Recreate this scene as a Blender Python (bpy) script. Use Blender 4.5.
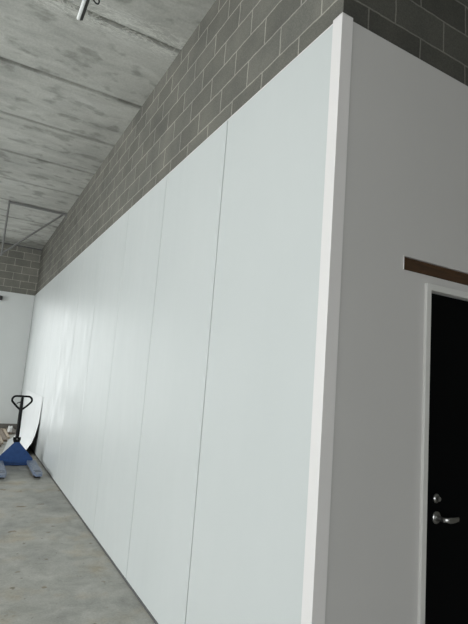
import bpy, bmesh, math, random
from mathutils import Vector, Matrix
random.seed(4)
for o in list(bpy.data.objects): bpy.data.objects.remove(o, do_unlink=True)
S = bpy.context.scene
C = S.collection

# ------------------------------------------------------------------ camera
YAW, PITCH, ROLL, FPX = 0.501, 0.140, 0.0781, 476.7
cam_d = bpy.data.cameras.new('camera'); cam = bpy.data.objects.new('camera', cam_d); C.objects.link(cam)
cam_d.sensor_fit = 'VERTICAL'; cam_d.sensor_height = 36.0; cam_d.lens = FPX / 624 * 36.0
cam_d.clip_start = 0.02
fw = Vector((math.sin(YAW)*math.cos(PITCH), math.cos(YAW)*math.cos(PITCH), math.sin(PITCH)))
r0 = Vector((math.cos(YAW), -math.sin(YAW), 0)); u0 = r0.cross(fw)
rt = math.cos(ROLL)*r0 + math.sin(ROLL)*u0; up = -math.sin(ROLL)*r0 + math.cos(ROLL)*u0
m = Matrix((rt, up, -fw)).transposed().to_4x4(); m.translation = Vector((-1.4157, -1.6929, 1.7437))
cam.matrix_world = m
S.camera = cam

# ------------------------------------------------------------------ room measures, world, daylight
HP, HC, L = 3.597, 4.915, 12.35          # panel top, ceiling, far wall
XL, YB, XR = -9.0, -7.0, 4.0             # left wall, back wall, right end of the entry side
LEFT_DOOR = (-3.2, 7.0, 0.0, 4.1)        # y0 y1 z0 z1, open roller door in the left wall
FAR_DOOR = (-2.0, -.93, 0.0, 3.4)       # x0 x1 z0 z1, open door in the far wall
BACK_FILL = (-3.0, 0.2, 0.0, 2.4)        # x0 x1 z0 z1, unseen opening added in the back wall to brighten the short wall
w = bpy.data.worlds.new('daylight'); S.world = w; w.use_nodes = True
bg = w.node_tree.nodes['Background']; bg.inputs[0].default_value = (0.93, 0.975, 0.975, 1); bg.inputs[1].default_value = 6.0
def portal(name, loc, rot, sx, sy):
    d = bpy.data.lights.new(name, 'AREA'); d.shape = 'RECTANGLE'; d.size = sx; d.size_y = sy
    d.cycles.is_portal = True
    o = bpy.data.objects.new(name, d); C.objects.link(o); o.location = loc; o.rotation_euler = rot
y0, y1, z0, z1 = LEFT_DOOR
portal('left_door_daylight', (XL - .1, (y0+y1)/2, (z0+z1)/2), (0, math.radians(-90), 0), z1-z0, y1-y0)
x0, x1, z0, z1 = FAR_DOOR
portal('far_door_daylight', ((x0+x1)/2, L + .3, (z0+z1)/2), (math.radians(-90), 0, 0), x1-x0, z1-z0)
x0, x1, z0, z1 = BACK_FILL
portal('back_fill_daylight', ((x0+x1)/2, YB - .3, (z0+z1)/2), (math.radians(90), 0, 0), x1-x0, z1-z0)
S.view_settings.view_transform = 'Standard'; S.view_settings.look = 'None'
S.view_settings.exposure = 0.0; S.view_settings.gamma = 1; S.view_settings.use_curve_mapping = False

# ------------------------------------------------------------------ materials
def mat(name, col, rough=.5, metal=0.0, spec=.5):
    mt = bpy.data.materials.new(name); mt.use_nodes = True
    b = mt.node_tree.nodes['Principled BSDF']
    b.inputs['Base Color'].default_value = (*col, 1); b.inputs['Roughness'].default_value = rough
    b.inputs['Metallic'].default_value = metal; b.inputs['Specular IOR Level'].default_value = spec
    return mt, mt.node_tree, b
def N(t, kind, **kw):
    n = t.nodes.new(kind)
    for k, v in kw.items():
        if k.startswith('i_'): n.inputs[k[2:].replace('_', ' ')].default_value = v
        else: setattr(n, k, v)
    return n
def ramp(t, src, stops):
    r = t.nodes.new('ShaderNodeValToRGB'); e = r.color_ramp.elements
    while len(e) < len(stops): e.new(.5)
    for k, (p, c) in enumerate(stops): e[k].position = p; e[k].color = (*c, 1) if len(c) == 3 else c
    t.links.new(src, r.inputs[0]); return r.outputs[0]
def mixc(t, fac, a, b, mode='MIX'):
    n = t.nodes.new('ShaderNodeMix'); n.data_type = 'RGBA'; n.blend_type = mode
    for s, v in ((0, fac), (6, a), (7, b)):
        if hasattr(v, 'is_output'): t.links.new(v, n.inputs[s])
        elif isinstance(v, (int, float)): n.inputs[s].default_value = v
        else: n.inputs[s].default_value = (*v, 1)
    return n.outputs[2]
def pos(t, sc=(1, 1, 1), off=(0, 0, 0)):
    g = N(t, 'ShaderNodeNewGeometry'); mp = N(t, 'ShaderNodeMapping')
    mp.inputs['Scale'].default_value = sc; mp.inputs['Location'].default_value = off
    t.links.new(g.outputs['Position'], mp.inputs[0]); return mp.outputs[0]
def noise(t, vec, scale, detail=4, rough=.55, dist=0):
    n = N(t, 'ShaderNodeTexNoise'); n.inputs['Scale'].default_value = scale; n.inputs['Detail'].default_value = detail
    n.inputs['Roughness'].default_value = rough; n.inputs['Distortion'].default_value = dist
    t.links.new(vec, n.inputs['Vector']); return n.outputs[0]
def bump(t, b, h, strength, dist):
    n = N(t, 'ShaderNodeBump'); n.inputs['Strength'].default_value = strength; n.inputs['Distance'].default_value = dist
    t.links.new(h, n.inputs['Height']); t.links.new(n.outputs[0], b.inputs['Normal'])

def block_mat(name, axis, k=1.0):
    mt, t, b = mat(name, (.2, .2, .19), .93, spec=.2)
    g = N(t, 'ShaderNodeNewGeometry'); sp = N(t, 'ShaderNodeSeparateXYZ'); t.links.new(g.outputs['Position'], sp.inputs[0])
    a1 = N(t, 'ShaderNodeMath', operation='ADD'); t.links.new(sp.outputs[axis], a1.inputs[0]); a1.inputs[1].default_value = 8.0 + (.19 if axis == 1 else 0)
    a2 = N(t, 'ShaderNodeMath', operation='ADD'); t.links.new(sp.outputs[2], a2.inputs[0]); a2.inputs[1].default_value = .045
    cb = N(t, 'ShaderNodeCombineXYZ'); t.links.new(a1.outputs[0], cb.inputs[0]); t.links.new(a2.outputs[0], cb.inputs[1])
    wob = noise(t, g.outputs['Position'], 9, 3)
    v = N(t, 'ShaderNodeVectorMath', operation='MULTIPLY_ADD')
    t.links.new(wob, v.inputs[0]); v.inputs[1].default_value = (.016, .016, 0); t.links.new(cb.outputs[0], v.inputs[2])
    br = N(t, 'ShaderNodeTexBrick'); t.links.new(v.outputs[0], br.inputs['Vector'])
    br.inputs['Scale'].default_value = 1; br.inputs['Brick Width'].default_value = .4; br.inputs['Row Height'].default_value = .2
    br.inputs['Mortar Size'].default_value = .0075; br.inputs['Mortar Smooth'].default_value = .55; br.inputs['Bias'].default_value = 0
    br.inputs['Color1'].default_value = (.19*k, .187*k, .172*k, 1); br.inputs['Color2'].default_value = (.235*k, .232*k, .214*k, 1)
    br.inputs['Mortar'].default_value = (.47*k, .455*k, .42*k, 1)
    fine = noise(t, g.outputs['Position'], 130, 4, .7); cloud = noise(t, g.outputs['Position'], 2.2, 4)
    c = mixc(t, .75, br.outputs['Color'], ramp(t, fine, [(.3, (.45, .45, .45)), (.7, (.8, .8, .78))]), 'OVERLAY')
    c = mixc(t, 1.0, c, ramp(t, cloud, [(.3, (.84, .84, .83)), (.7, (1.2, 1.18, 1.13))]), 'MULTIPLY')
    t.links.new(c, b.inputs['Base Color'])
    h = N(t, 'ShaderNodeMath', operation='MULTIPLY_ADD'); t.links.new(br.outputs['Fac'], h.inputs[0]); h.inputs[1].default_value = -1
    hn = N(t, 'ShaderNodeMath', operation='MULTIPLY'); t.links.new(fine, hn.inputs[0]); hn.inputs[1].default_value = .5
    t.links.new(hn.outputs[0], h.inputs[2]); bump(t, b, h.outputs[0], .8, .004)
    return mt
M = {}
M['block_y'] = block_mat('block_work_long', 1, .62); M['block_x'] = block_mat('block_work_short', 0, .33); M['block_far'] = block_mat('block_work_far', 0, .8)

def lining(name, col, rough, bs=.35):
    mt, t, b = mat(name, col, rough)
    p = pos(t); n1 = noise(t, p, 1.1, 3, .5); n2 = noise(t, pos(t, (1, 1, .25)), 7, 4, .6)
    c = mixc(t, 1.0, col, ramp(t, n1, [(.3, (.965, .97, .97)), (.7, (1, 1, 1))]), 'MULTIPLY')
    t.links.new(c, b.inputs['Base Color'])
    r = N(t, 'ShaderNodeMapRange'); t.links.new(n2, r.inputs[0]); r.inputs[1].default_value = .3; r.inputs[2].default_value = .7
    r.inputs[3].default_value = rough - .06; r.inputs[4].default_value = rough + .08
    t.links.new(r.outputs[0], b.inputs['Roughness'])
    bump(t, b, noise(t, pos(t, (1, 1, .6)), 5, 3), bs, .002)
    return mt
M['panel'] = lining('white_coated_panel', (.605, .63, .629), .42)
M['panel_short'] = lining('white_coated_panel_shaded', (.585, .568, .56), .45, .2)  # same panel product, darkened: the door side's shade is put into the colour
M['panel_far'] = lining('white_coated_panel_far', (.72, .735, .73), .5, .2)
M['flash'] = lining('white_folded_steel', (.80, .77, .765), .4, .1)
M['frame'] = mat('door_frame_paint', (.66, .65, .63), .4)[0]

# concrete ceiling
mt, t, b = mat('precast_concrete', (.4, .4, .38), .85, spec=.25)
p = pos(t)
big = noise(t, pos(t, (.7, 1, 1)), 1.3, 5, .6); streak = noise(t, pos(t, (.8, 2.2, 1)), 2.6, 7, .68, .5); fine = noise(t, p, 45, 4, .7)
c = ramp(t, streak, [(.25, (.39, .39, .375)), (.5, (.49, .49, .47)), (.78, (.58, .58, .56))])
c = mixc(t, 1.0, c, ramp(t, big, [(.3, (.80, .80, .79)), (.55, (1.02, 1.02, 1.0)), (.75, (1.1, 1.1, 1.1))]), 'MULTIPLY')
spots = noise(t, pos(t, (1.1, 1.6, 1), (3.3, 1.7, 0)), 3.6, 3, .45)
c = mixc(t, ramp(t, spots, [(.55, (0, 0, 0)), (.66, (1, 1, 1))]), c, mixc(t, 1, c, (.70, .70, .69), 'MULTIPLY'))
c = mixc(t, .35, c, ramp(t, fine, [(.3, (.35, .35, .35)), (.7, (.65, .65, .65))]), 'OVERLAY')
# pale laitance along one joint
g = N(t, 'ShaderNodeNewGeometry'); sp = N(t, 'ShaderNodeSeparateXYZ'); t.links.new(g.outputs['Position'], sp.inputs[0])
wv = noise(t, pos(t, (1.2, .5, 1)), 3.5, 6, .7)
wv = noise(t, pos(t, (1.2, 4.5, 1)), 3.2, 7, .72, 1.2)
d1 = N(t, 'ShaderNodeMath', operation='SUBTRACT'); t.links.new(wv, d1.inputs[0]); d1.inputs[1].default_value = .5
d2 = N(t, 'ShaderNodeMath', operation='ABSOLUTE'); t.links.new(d1.outputs[0], d2.inputs[0])
e1 = N(t, 'ShaderNodeMath', operation='SUBTRACT'); t.links.new(sp.outputs[1], e1.inputs[0]); e1.inputs[1].default_value = 2.44
e2 = N(t, 'ShaderNodeMath', operation='ABSOLUTE'); t.links.new(e1.outputs[0], e2.inputs[0])
lm = N(t, 'ShaderNodeMath', operation='MULTIPLY')
t.links.new(ramp(t, d2.outputs[0], [(0, (.95, .95, .95)), (.012, (.75, .75, .75)), (.035, (0, 0, 0))]), lm.inputs[0])
t.links.new(ramp(t, e2.outputs[0], [(.12, (1, 1, 1)), (.26, (0, 0, 0))]), lm.inputs[1])
lait = lm.outputs[0]
# darker band along every plank joint
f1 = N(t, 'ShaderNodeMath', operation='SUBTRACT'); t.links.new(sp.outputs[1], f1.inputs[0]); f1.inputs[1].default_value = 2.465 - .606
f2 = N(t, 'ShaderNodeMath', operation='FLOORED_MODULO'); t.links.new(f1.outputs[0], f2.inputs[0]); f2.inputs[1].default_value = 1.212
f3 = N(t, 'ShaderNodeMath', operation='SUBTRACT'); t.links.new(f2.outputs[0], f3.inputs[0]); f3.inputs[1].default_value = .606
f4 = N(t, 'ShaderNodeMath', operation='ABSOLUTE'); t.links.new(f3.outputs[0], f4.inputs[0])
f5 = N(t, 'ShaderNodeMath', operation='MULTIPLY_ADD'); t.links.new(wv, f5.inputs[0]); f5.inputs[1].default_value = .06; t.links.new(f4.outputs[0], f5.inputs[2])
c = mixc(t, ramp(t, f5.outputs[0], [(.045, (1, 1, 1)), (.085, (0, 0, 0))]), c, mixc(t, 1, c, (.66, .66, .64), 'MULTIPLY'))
c = mixc(t, lait, c, (.72, .72, .68))
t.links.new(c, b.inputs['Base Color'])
bump(t, b, streak, .5, .012); M['ceiling'] = mt

# concrete floor
mt, t, b = mat('worn_concrete_floor', (.4, .4, .38), .62, spec=.4)
p = pos(t)
big = noise(t, p, 1.1, 6, .62, .3); mid = noise(t, p, 4.2, 8, .72, .5); fine = noise(t, p, 60, 5, .7); st = noise(t, pos(t, (1, 1, 1), (5.2, 2.1, 0)), 5.5, 3, .5)
c = ramp(t, mid, [(.25, (.30, .295, .275)), (.5, (.42, .415, .39)), (.75, (.54, .535, .51))])
c = mixc(t, 1, c, ramp(t, big, [(.3, (.80, .80, .80)), (.5, (1, .995, .98)), (.72, (1.16, 1.15, 1.12))]), 'MULTIPLY')
c = mixc(t, ramp(t, st, [(.66, (0, 0, 0)), (.72, (1, 1, 1))]), c, mixc(t, 1, c, (.62, .54, .44), 'MULTIPLY'))
c = mixc(t, .4, c, ramp(t, fine, [(.3, (.33, .33, .33)), (.7, (.66, .66, .66))]), 'OVERLAY')
warm = noise(t, pos(t, (1, 1, 1), (1.7, 8.3, 0)), 2.2, 4, .6)
c = mixc(t, ramp(t, warm, [(.52, (0, 0, 0)), (.70, (.8, .8, .8))]), c, mixc(t, 1, c, (1.02, .90, .74), 'MULTIPLY'))
dk = noise(t, pos(t, (1, 1, 1), (9.1, 3.3, 0)), 11, 3, .5)
c = mixc(t, ramp(t, dk, [(.68, (0, 0, 0)), (.73, (.9, .9, .9))]), c, mixc(t, 1, c, (.50, .46, .40), 'MULTIPLY'))
t.links.new(c, b.inputs['Base Color']); bump(t, b, mid, .35, .006); M['floor'] = mt

# timber
def timber(name, a, bcol, sc=(14, .7, 14), rough=.7):
    mt, t, b = mat(name, a, rough)
    tc = N(t, 'ShaderNodeTexCoord'); mp = N(t, 'ShaderNodeMapping'); mp.inputs['Scale'].default_value = sc
    t.links.new(tc.outputs['Object'], mp.inputs[0])
    t.links.new(ramp(t, noise(t, mp.outputs[0], 3, 6, .65, .8), [(.3, a), (.7, bcol)]), b.inputs['Base Color']); return mt
M['timber_brown'] = timber('weathered_brown_timber', (.16, .12, .09), (.30, .24, .19))
M['timber_grey'] = timber('grey_timber', (.17, .15, .135), (.27, .245, .22))
M['timber_pale'] = timber('pale_sawn_timber', (.42, .33, .24), (.60, .50, .40))
M['lintel'] = timber('dark_brown_lintel', (.030, .014, .005), (.080, .036, .011), (1.2, 20, 16))

M['black'] = mat('black_door_paint', (.0012, .0016, .002), .5, spec=.06)[0]
M['chrome'] = mat('brushed_chrome', (.42, .415, .41), .3, 1)[0]
M['steel'] = mat('grey_steel', (.42, .42, .41), .45, .7)[0]
M['galv'] = mat('galvanised_steel', (.20, .20, .195), .7, .1)[0]
M['dark'] = mat('dark_rubber', (.02, .02, .022), .6)[0]
M['handle'] = mat('black_enamel', (.003, .003, .0035), .5, spec=.2)[0]
M['backing'] = mat('dark_sheet_back', (.06, .058, .055), .8)[0]  # dark back of the sheet stands in for the gap's shadow; also lamp housing
M['sheet'] = lining('white_sheet', (.70, .715, .72), .45, .1)
M['tube'] = mat('frosted_white_tube', (.86, .87, .87), .3)[0]
M['base_dark'] = mat('dark_floor_channel', (.10, .10, .10), .6)[0]
M['joint'] = mat('grey_joint_backing', (.22, .225, .22), .7)[0]
M['kerb'] = mat('dark_grey_kerb', (.17, .155, .14), .85)[0]
M['wrap'] = mat('white_plastic_wrap', (.85, .85, .85), .25)[0]
mt, t, b = mat('royal_blue_enamel', (.01, .04, .16), .45)
n = noise(t, pos(t), 14, 4, .6)
t.links.new(ramp(t, n, [(.35, (.005, .042, .165)), (.7, (.012, .062, .21))]), b.inputs['Base Color']); M['blue'] = mt
mt, t, b = mat('worn_fork_enamel', (.10, .16, .30), .45)
n = noise(t, pos(t, (3, 1, 1)), 16, 5, .7)
t.links.new(ramp(t, n, [(.3, (.09, .14, .26)), (.5, (.18, .22, .31)), (.7, (.33, .36, .40))]), b.inputs['Base Color']); M['fork'] = mt

# ------------------------------------------------------------------ mesh helpers
def box(bm, x0, x1, y0, y1, z0, z1, mi=0):
    v = [bm.verts.new(q) for q in ((x0,y0,z0),(x1,y0,z0),(x1,y1,z0),(x0,y1,z0),(x0,y0,z1),(x1,y0,z1),(x1,y1,z1),(x0,y1,z1))]
    for f in ((3,2,1,0),(4,5,6,7),(0,1,5,4),(1,2,6,5),(2,3,7,6),(3,0,4,7)):
        bm.faces.new([v[i] for i in f]).material_index = mi
def prism(bm, pts, axis, a, b_):
    """extrude a 2-D outline (the two other axes, in order) from a to b along axis"""
    def P(q, s):
        l = list(q); l.insert(axis, s); return l
    A = [bm.verts.new(P(q, a)) for q in pts]; B = [bm.verts.new(P(q, b_)) for q in pts]
    bm.faces.new(A); bm.faces.new(B[::-1])
    for i in range(len(pts)):
        j = (i+1) % len(pts); bm.faces.new((A[j], A[i], B[i], B[j]))
def tube(bm, path, r, n=12, closed=False, caps=True):
    path = [Vector(q) for q in path]; rings = []; k = len(path); ref = None
    for i, q in enumerate(path):
        if closed: d = (path[(i+1) % k] - path[i-1]).normalized()
        else: d = (path[min(i+1, k-1)] - path[max(i-1, 0)]).normalized()
        if ref is None:
            ref = d.orthogonal().normalized()
        ref = (ref - d * ref.dot(d)).normalized(); s = d.cross(ref)
        rr = r[i] if isinstance(r, (list, tuple)) else r
        rings.append([bm.verts.new(q + rr*(math.cos(2*math.pi*j/n)*ref + math.sin(2*math.pi*j/n)*s)) for j in range(n)])
    for i in range(k if closed else k-1):
        A, B = rings[i], rings[(i+1) % k]
        for j in range(n): bm.faces.new((A[j], A[(j+1) % n], B[(j+1) % n], B[j]))
    if caps and not closed: bm.faces.new(rings[0][::-1]); bm.faces.new(rings[-1])
def lathe(bm, c, axis, prof, n=28):
    """prof: (distance along axis, radius)"""
    c = Vector(c); ax = Vector(axis).normalized(); u = ax.orthogonal().normalized(); v = ax.cross(u); rings = []
    for h, r in prof:
        rings.append([bm.verts.new(c + ax*h + r*(math.cos(2*math.pi*j/n)*u + math.sin(2*math.pi*j/n)*v)) for j in range(n)])
    for A, B in zip(rings, rings[1:]):
        for j in range(n): bm.faces.new((A[j], A[(j+1) % n], B[(j+1) % n], B[j]))
    bm.faces.new(rings[0][::-1]); bm.faces.new(rings[-1])
def obj(name, bm, mats, parent=None, bev=0, smooth=False, seg=2):
    bmesh.ops.recalc_face_normals(bm, faces=bm.faces)
    me = bpy.data.meshes.new(name); bm.to_mesh(me); bm.free()
    for q in (mats if isinstance(mats, (list, tuple)) else [mats]): me.materials.append(q)
    o = bpy.data.objects.new(name, me); C.objects.link(o)
    if parent: o.parent = parent
    if smooth:
        for f in me.polygons: f.use_smooth = True
        me.set_sharp_from_angle(angle=math.radians(40))
    if bev:
        md = o.modifiers.new('bevel', 'BEVEL'); md.width = bev; md.segments = seg; md.limit_method = 'ANGLE'; md.angle_limit = math.radians(35)
    return o
def B(): return bmesh.new()
def struct(o, label=None):
    o['kind'] = 'structure'
    if label: o['label'] = label
    return o
def empty(name, loc=(0, 0, 0), rz=0):
    o = bpy.data.objects.new(name, None); C.objects.link(o); o.location = loc; o.rotation_euler = (0, 0, rz); return o
def tag(o, label, cat, group=None):
    o['label'] = label; o['category'] = cat
    if group: o['group'] = group
    return o
def holed_sheet(bm, X, Z, y0, y1, holes):
    """a board in the xz plane, front y0, back y1, with rectangular holes and their reveals"""
    hs = [h for h in holes]
    solid = lambda i, k: not any(h[0]-1e-6 <= (X[i]+X[i+1])/2 <= h[1]+1e-6 and h[2]-1e-6 <= (Z[k]+Z[k+1])/2 <= h[3]+1e-6 for h in hs)
    vs = {}
    def V(x, y, z):
        key = (round(x, 5), round(y, 5), round(z, 5))
        if key not in vs: vs[key] = bm.verts.new(key)
        return vs[key]
    nx, nz = len(X)-1, len(Z)-1
    for i in range(nx):
        for k in range(nz):
            if not solid(i, k): continue
            a, b_, c, d = X[i], X[i+1], Z[k], Z[k+1]
            bm.faces.new((V(a,y0,c), V(b_,y0,c), V(b_,y0,d), V(a,y0,d)))
            bm.faces.new((V(a,y1,d), V(b_,y1,d), V(b_,y1,c), V(a,y1,c)))
            if i == 0 or not solid(i-1, k): bm.faces.new((V(a,y0,c), V(a,y0,d), V(a,y1,d), V(a,y1,c)))
            if i == nx-1 or not solid(i+1, k): bm.faces.new((V(b_,y0,c), V(b_,y1,c), V(b_,y1,d), V(b_,y0,d)))
            if k == 0 or not solid(i, k-1): bm.faces.new((V(a,y0,c), V(a,y1,c), V(b_,y1,c), V(b_,y0,c)))
            if k == nz-1 or not solid(i, k+1): bm.faces.new((V(a,y0,d), V(b_,y0,d), V(b_,y1,d), V(a,y1,d)))

# ------------------------------------------------------------------ the setting
bm = B(); box(bm, XL-.2, XR+.2, YB-.2, L+.5, -.2, 0); struct(obj('floor', bm, M['floor']), 'worn stained grey concrete floor')

bm = B()                                                # precast planks, 1.21 m wide, small chamfered joints
js = [2.465 + 1.212*k for k in range(-8, 9)]; ed = [YB-.2] + [j for j in js if YB < j < L] + [L+.5]
for a, b_ in zip(ed, ed[1:]):
    c = .03
    prism(bm, [(a+.013, HC+.2), (a+.013, HC+c), (a+.013+c*.5, HC), (b_-.013-c*.5, HC), (b_-.013, HC+c), (b_-.013, HC+.2)], 0, XL-.2, XR+.2)
box(bm, XL-.2, XR+.2, YB-.2, L+.5, HC+.19, HC+.3)
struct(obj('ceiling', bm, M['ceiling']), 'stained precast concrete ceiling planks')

# block walls behind the white lining
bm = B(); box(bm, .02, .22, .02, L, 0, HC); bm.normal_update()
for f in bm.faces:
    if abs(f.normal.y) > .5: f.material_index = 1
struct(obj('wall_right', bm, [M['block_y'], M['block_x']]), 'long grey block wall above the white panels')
DX0, DX1, DZ = .684, 1.56, 2.292                          # clear door opening
SLOT = (.487, 1.78, 2.3725, 2.4455)
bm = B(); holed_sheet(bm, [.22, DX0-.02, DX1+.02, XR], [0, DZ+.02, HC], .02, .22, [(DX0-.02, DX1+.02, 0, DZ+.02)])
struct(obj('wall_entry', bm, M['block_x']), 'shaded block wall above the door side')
bm = B(); x0, x1, z0, z1 = FAR_DOOR
holed_sheet(bm, [XL, x0, x1, .22], [0, z1, HC], L+.03, L+.23, [(x0, x1, 0, z1)])
struct(obj('wall_far', bm, M['block_far']), 'grey block wall at the far end')
bm = B(); y0, y1, z0, z1 = LEFT_DOOR
for a in ((YB, y0, 0, HC), (y1, L+.2, 0, HC), (y0, y1, z1, HC)): box(bm, XL-.2, XL, a[0], a[1], a[2], a[3])
struct(obj('wall_left', bm, M['block_y']))
bm = B(); x0, x1, z0, z1 = BACK_FILL
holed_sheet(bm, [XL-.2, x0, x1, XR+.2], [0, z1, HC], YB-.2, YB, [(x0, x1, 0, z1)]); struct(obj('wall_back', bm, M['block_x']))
bm = B(); box(bm, XR, XR+.2, YB, .22, 0, HC); struct(obj('wall_entry_end', bm, M['block_y']))

bm = B(); box(bm, XL, .02, L+.012, L+.03, HC-.03, HC); struct(obj('trim_5', bm, M['base_dark']))
# white panels along the long wall: separate 1.2 m boards, hairline joints, backed by a thin sheet
bm = B(); e = [0.0] + [1.2108 + 1.2*k for k in range(10)]; e = [q for q in e if q < L-.2] + [L]
for a, b_ in zip(e, e[1:]):
    g_ = .0048
    prism(bm, [(.016, a+g_), (.002, a+g_), (0, a+g_+.0025), (0, b_-g_-.0025), (.002, b_-g_), (.016, b_-g_)], 2, .022, HP)
box(bm, .014, .02, 0, L, .022, HP-.002, 1)
struct(obj('wall_right_lining', bm, [M['panel'], M['joint']]), 'long run of glossy white wall panels')
bm = B(); prism(bm, [(-.003, 0), (-.003, .014), (0, .018), (.02, .022), (.02, 0)], 1, .0, L)
struct(obj('baseboard_right', bm, M['base_dark']), 'dark channel under the white panels')
# bright folded cap on top of the panels
bm = B(); box(bm, -.0015, .02, .07, L, HP-.003, HP+.002); struct(obj('trim_2', bm, M['flash']))
# far end lining
bm = B(); bx = [-2.08 + 1.2*k for k in range(2)] + [0.0]
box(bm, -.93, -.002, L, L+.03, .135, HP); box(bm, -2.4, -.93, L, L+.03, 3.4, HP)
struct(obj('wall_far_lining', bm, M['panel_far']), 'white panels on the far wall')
bm = B(); box(bm, -.93, 0, L-.0, L+.03, 0, .135); struct(obj('baseboard_far', bm, M['kerb']), 'dark grey strip below the far white panels')
# short side lining with the door opening and the cut slot
bm = B(); sx0, sx1, sz0, sz1 = SLOT
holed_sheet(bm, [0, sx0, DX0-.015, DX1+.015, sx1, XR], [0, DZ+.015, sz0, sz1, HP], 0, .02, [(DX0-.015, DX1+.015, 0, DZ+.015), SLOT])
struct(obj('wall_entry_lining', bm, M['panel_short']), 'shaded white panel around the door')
bm = B(); box(bm, sx0-.02, sx1+.02, .015, .0195, sz0-.01, sz1+.01)
struct(obj('trim_3', bm, M['lintel']), 'brown timber lintel seen through a slot above the door')
bm = B(); box(bm, sx0-.004, sx0, -.004, .004, sz0, sz1); struct(obj('trim_4', bm, M['flash']))
# corner flashing
bm = B()
prism(bm, [(-.004, -.004), (.068, -.004), (.068, -.0005), (-.0005, -.0005), (-.0005, .068), (-.004, .068)], 2, 0.0, 3.612)
prism(bm, [(-.004, -.004), (.068, -.004), (.068, .02), (.02, .02), (.02, .068), (-.004, .068)], 2, 3.608, 3.6125)
struct(obj('trim_1', bm, M['flash'], bev=.0012), 'white folded corner strip running floor to panel top')

# door
door = struct(empty('door_1', (DX0, .03, 0)), 'black door in a pale grey frame'); ox, oy = DX0, .03
def loc(bm): bmesh.ops.translate(bm, verts=bm.verts, vec=(-ox, -oy, 0)); return bm
bm = B(); t_ = .035; y0, y1 = -.018, .075
prism(bm, [(DX0-t_, 0), (DX0-t_, DZ+.036), (DX1+t_, DZ+.036), (DX1+t_, 0), (DX1, 0), (DX1, DZ), (DX0, DZ), (DX0, 0)], 1, y0, 0)
prism(bm, [(DX0-.013, 0), (DX0-.013, DZ+.013), (DX1+.013, DZ+.013), (DX1+.013, 0), (DX1, 0), (DX1, DZ), (DX0, DZ), (DX0, 0)], 1, 0, y1)
obj('door_frame', loc(bm), M['frame'], door, bev=.002)
bm = B(); box(bm, DX0+.003, DX1-.003, .022, .062, .006, DZ-.003)
leaf = obj('door_leaf', loc(bm), M['black'], door, bev=.0015)
hx, hz = .800, 1.122
bm = B(); lathe(bm, (hx, .022, hz), (0, -1, 0), [(0, .031), (.005, .031), (.009, .027), (.010, .016), (.014, .0135), (.045, .0115), (.050, .0115)])
path = [(hx, -.026, hz), (hx+.012, -.036, hz), (hx+.03, -.040, hz-.001), (hx+.062, -.040, hz-.002), (hx+.098, -.038, hz)]
secs = []
for k, (q, hw, th) in enumerate(zip(path, (.010, .012, .0145, .0125, .0105), (.008, .008, .006, .005, .004))):
    q = Vector(q); secs.append([bm.verts.new(q + Vector((0, sy*th, sz*hw))) for sy, sz in ((-1,-.6),(-.6,-1),(.6,-1),(1,-.6),(1,.6),(.6,1),(-.6,1),(-1,.6))])
for A_, B_ in zip(secs, secs[1:]):
    for j in range(8): bm.faces.new((A_[j], A_[(j+1) % 8], B_[(j+1) % 8], B_[j]))
bm.faces.new(secs[0][::-1]); bm.faces.new(secs[-1])
obj('lever_handle', loc(bm), M['chrome'], leaf, smooth=True)['label'] = 'chrome lever handle on round rose'
bm = B(); lathe(bm, (hx-.004, .022, 1.217), (0, -1, 0), [(0, .023), (.006, .023), (.010, .019), (.011, .013), (.024, .012), (.025, .008)])
box(bm, hx-.0055, hx-.0025, -.0045, -.0025, 1.209, 1.225)
obj('deadbolt', loc(bm), M['chrome'], leaf, smooth=True)['label'] = 'round chrome deadbolt above the lever'

# ------------------------------------------------------------------ pallet jack
jack = tag(empty('pallet_jack', (-.462, 7.38, 0), math.radians(-.4)), 'blue hand pallet jack with black upright handle, parked by the white panels', 'pallet jack')
# local frame: forks run towards -y (the viewer), x sideways
for s in (-1, 1):
    cx = .008 + s*.254                                            # fork centre
    bm = B(); hw = .066; zt, zb = .095, .045
    # top plate outline with a tapered nose and a roller slot
    out = [(-hw, .02), (-hw, -.99), (-hw+.022, -1.12), (hw-.022, -1.12), (hw, -.99), (hw, .02)]
    prism(bm, [(cx+a, b_) for a, b_ in out], 2, zt-.008, zt)
    for e_ in (-1, 1):
        a = cx+e_*hw; prism(bm, sorted([(a, .02), (a-e_*.008, .02), (a-e_*.008, -.99), (a, -.99)], key=lambda q: 0), 2, zb, zt-.008)
    prism(bm, [(cx-hw+.022, -1.12), (cx-hw, -.99), (cx-hw+.008, -.99), (cx-hw+.028, -1.112), (cx+hw-.028, -1.112), (cx+hw-.008, -.99), (cx+hw, -.99), (cx+hw-.022, -1.12)], 2, zb+.01, zt-.008)
    fk = obj('fork', bm, M['fork'], jack, bev=.004)
    for ya in (-.955, -.86):
        bm = B(); box(bm, cx-.042, cx+.042, ya, ya+.03, zt-.001, zt+.0015)
        obj('slot', bm, M['dark'], fk)['label'] = 'dark cross slot near the fork tip'
    for yy in (-.93, -.85):
        bm = B(); lathe(bm, (cx-.045, yy, .037), (1, 0, 0), [(0, .034), (.003, .037), (.087, .037), (.09, .034)], 20)
        obj('roller', bm, M['dark'], fk, smooth=True)
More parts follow.
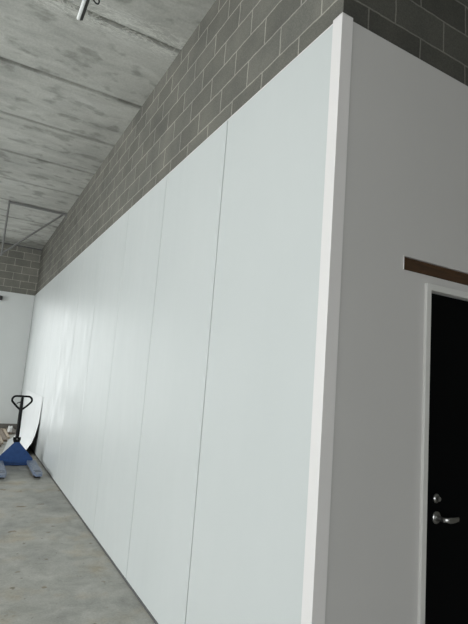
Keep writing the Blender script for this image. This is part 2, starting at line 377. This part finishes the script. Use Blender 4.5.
# triangular battery-box style head
bm = B()
prism(bm, [(-.285, .012), (-.285, .12), (-.262, .15), (-.04, .395), (.04, .395), (.262, .15), (.285, .12), (.285, .012)], 1, 0, .012)
prism(bm, [(-.275, .03), (-.275, .12), (-.25, .14), (.25, .14), (.275, .12), (.275, .03)], 1, .012, .14)
for s in (-1, 1):
    prism(bm, [(s*.05, .14), (s*.24, .14), (s*.04, .385), (s*.03, .385)], 1, .012, .05)
obj('frame_head', bm, M['blue'], jack, bev=.004)
bm = B(); prism(bm, [(-.255, .045), (.255, .045), (.255, .085), (-.255, .085)], 1, -.012, -.0)
obj('crossbar', bm, M['blue'], jack, bev=.003)
bm = B(); lathe(bm, (0, .10, .06), (0, 0, 1), [(0, .055), (.22, .055), (.225, .045), (.34, .045), (.345, .03), (.40, .03)])
obj('pump', bm, M['steel'], jack, smooth=True)
bm = B(); box(bm, -.05, .05, .055, .145, .385, .43); lathe(bm, (-.06, .10, .44), (1, 0, 0), [(0, .03), (.12, .03)])
obj('yoke', bm, M['handle'], jack, bev=.004)
for s in (-1, 1):
    bm = B(); lathe(bm, (s*.03 - .025, .14, .088), (1, 0, 0), [(0, .084), (.004, .088), (.046, .088), (.05, .084)], 30)
    obj('steer_wheel', bm, M['dark'], jack, smooth=True)
h = empty('handle', (0, .10, .45)); h.parent = jack
bm = B(); tube(bm, [(0, 0, 0), (0, .006, .25), (0, .018, .50), (.002, .022, .72)], [.031, .031, .028, .02], 14)
obj('shaft', bm, M['handle'], h, smooth=True)
# loop: flat top bar, round shoulders, sides drawn in to a point on the shaft
P = []
def arc(cx, cz, r, a0, a1, n):
    for k in range(n+1):
        a = math.radians(a0 + (a1-a0)*k/n); P.append((cx+r*math.cos(a), .022, cz+r*math.sin(a)))
arc(-.095, .650, .065, 205, 90, 7); arc(.095, .650, .065, 90, -25, 7)
P += [(.115, .022, .580), (.072, .021, .535), (.032, .020, .500), (0, .019, .485), (-.032, .020, .500), (-.072, .021, .535), (-.115, .022, .580)]
bm = B(); tube(bm, P, .0175, 10, closed=True); obj('grip_loop', bm, M['handle'], h, smooth=True)
bm = B(); tube(bm, [(0, .0, .63), (-.03, -.012, .615), (-.07, -.02, .60), (-.085, -.02, .585)], [.007, .008, .008, .006], 8)
obj('release_lever', bm, M['handle'], h, smooth=True)

# ------------------------------------------------------------------ bowed white sheet leaning on the panels
prof = [(-.008, 1.11), (-.010, .95), (-.017, .75), (-.032, .56), (-.064, .38), (-.112, .24), (-.185, .125), (-.30, .05), (-.45, .017), (-.62, .004)]
bm = B(); yn, yf, nn = 8.35, 11.2, 14; F = []; K = []
for k in range(nn+1):
    u = k/nn; y = yn + (yf-yn)*u; row = []; bk = []
    for i, (x, z) in enumerate(prof):
        sx = x*(1.0 - .46*u) - .008*u; zz = z*(1-.01*u); yy = y - .12*(1-u)*(-x)*2 + u*.85*x/.62
        row.append(bm.verts.new((sx, yy, zz+.002)))
        q0 = Vector((prof[max(i-1,0)][0], prof[max(i-1,0)][1])); q1 = Vector((prof[min(i+1,len(prof)-1)][0], prof[min(i+1,len(prof)-1)][1]))
        d = (q1-q0).normalized(); nx_, nz_ = -d.y, d.x
        if nx_ < 0: nx_, nz_ = -nx_, -nz_
        bk.append(bm.verts.new((sx + .004*nx_, yy, max(.0005, zz+.002 + .004*nz_))))
    F.append(row); K.append(bk)
n_ = len(prof)
for k in range(nn):
    for i in range(n_-1):
        bm.faces.new((F[k][i], F[k][i+1], F[k+1][i+1], F[k+1][i])).material_index = 0
        bm.faces.new((K[k][i], K[k+1][i], K[k+1][i+1], K[k][i+1])).material_index = 1
    for i, (a, b_) in ((0, (F, K)), (n_-1, (F, K))):
        bm.faces.new((a[k][i], a[k+1][i], b_[k+1][i], b_[k][i])).material_index = 0
for k in (0, nn):
    for i in range(n_-1): bm.faces.new((F[k][i], F[k][i+1], K[k][i+1], K[k][i])).material_index = 0
tag(obj('wall_sheet', bm, [M['sheet'], M['backing']], smooth=True), 'thin bowed white sheet leaning against the long panelled wall behind the pallet jack', 'sheet')

# ------------------------------------------------------------------ timber boards on the floor at the far wall
defs = [(-.13, 11.32, 12.25, .10, 'timber_grey', 'short grey timber board in the far corner behind the bowed white sheet'),
        (-.235, 11.28, 12.3, .09, 'timber_brown', 'short brown timber board beside the crumpled white wrapping'),
        (-.325, 10.55, 12.1, .06, 'timber_pale', 'pale board nearest the far end of the bowed white sheet'),
        (-.42, 10.15, 12.2, .09, 'timber_brown', 'brown timber board between the short and the long pale boards'),
        (-.50, 9.75, 12.0, .045, 'timber_pale', 'narrow pale sawn board in the middle of the boards on the floor'),
        (-.575, 9.45, 12.25, .085, 'timber_brown', 'longest brown timber board, between two pale boards'),
        (-.65, 9.15, 11.9, .045, 'timber_pale', 'pale board farthest left of the boards by the far wall'),
        (-.75, 9.3, 12.25, .12, 'timber_grey', 'greyish timber board at the photo left edge by the far wall')]
for x, a, b_, wd, mk, lb in defs:
    bm = B(); box(bm, -wd/2, wd/2, 0, b_-a, 0, .045)
    o = obj('timber_board', bm, M[mk], bev=.003); o.location = (x, a, .0); o.rotation_euler = (0, 0, random.uniform(-.004, .004))
    tag(o, lb, 'board', 'timber boards lying by the far wall')
# crumpled wrap on the boards
bm = B(); bmesh.ops.create_icosphere(bm, subdivisions=3, radius=.07)
for v in bm.verts:
    f_ = 1 + .33*math.sin(v.co.x*61+1)*math.cos(v.co.z*47) + .25*math.sin(v.co.y*53+v.co.x*38)
    v.co = Vector((v.co.x*f_*.75, v.co.y*f_*.7, max(v.co.z*f_*1.3, -.06)))
bmesh.ops.translate(bm, verts=bm.verts, vec=(0, 0, .06))
o = obj('plastic_wrap', bm, M['wrap']); o.location = (-.25, 11.36, .045)
tag(o, 'small crumpled white scrap of wrapping beside the jack handle foot', 'wrapping')

# ------------------------------------------------------------------ black box high on the far wall
wb = tag(empty('wall_speaker', (-.96, L, 3.395)), 'small black box mounted high on the white far wall', 'wall fitting')
bm = B(); box(bm, -.17, .17, -.16, -.03, -.055, .055); obj('housing', bm, M['dark'], wb, bev=.012)
bm = B(); box(bm, -.03, .03, -.04, 0, -.03, .03); obj('bracket', bm, M['dark'], wb, bev=.003)

# ------------------------------------------------------------------ triangular conduit bracket near the ceiling
y = 8.56
br = tag(empty('pipe_bracket', (0, y, HC)), 'triangular grey steel bracket hanging from the concrete ceiling above the block wall', 'bracket')
def bar(name, a, b_, r, parent):
    bm = B(); tube(bm, [a, b_], r, 10); return obj(name, bm, M['galv'], parent, smooth=True)
bar('top_bar', (.018, 0, -.026), (-1.10, 0, -.026), .024, br)
bar('drop_bar', (-1.085, 0, 0), (-1.085, 0, -1.13), .019, br)
bar('brace', (-.05, 0, -.035), (-1.10, 0, -1.10), .019, br)
bm = B(); box(bm, .006, .02, -.05, .05, -.10, -.0); obj('wall_plate', bm, M['galv'], br, bev=.002)

# ------------------------------------------------------------------ tube light hanging below the ceiling
lt = tag(empty('tube_light', (-.985, 2.17, 4.60)), 'slim white tube light with dark housing hanging under the concrete ceiling', 'light')
bm = B(); lathe(bm, (0, 0, 0), (0, -1, 0), [(0, .012), (.002, .0155), (1.2, .0155), (1.202, .012)], 18); obj('tube', bm, M['tube'], lt, smooth=True)
bm = B(); prism(bm, [(.010, -.012), (.034, -.002), (.040, .028), (-.010, .034), (-.014, .012), (.006, .010)], 1, -1.2, 0)
obj('housing', bm, M['backing'], lt, bev=.002)
for yy in (-.14, -1.05):
    bm = B(); tube(bm, [(.012, yy, .03), (.012, yy, HC-4.60)], .0035, 6); obj('hanger', bm, M['steel'], lt)
bm = B(); pts = []
for k in range(30):
    a = k/29; pts.append((.05+.045*math.sin(a*9)+a*.10, -.20-.05*math.cos(a*7), .03+.04*math.cos(a*11)+a*(HC-4.60-.07)))
tube(bm, pts, .0065, 7); obj('cable', bm, M['dark'], lt, smooth=True)
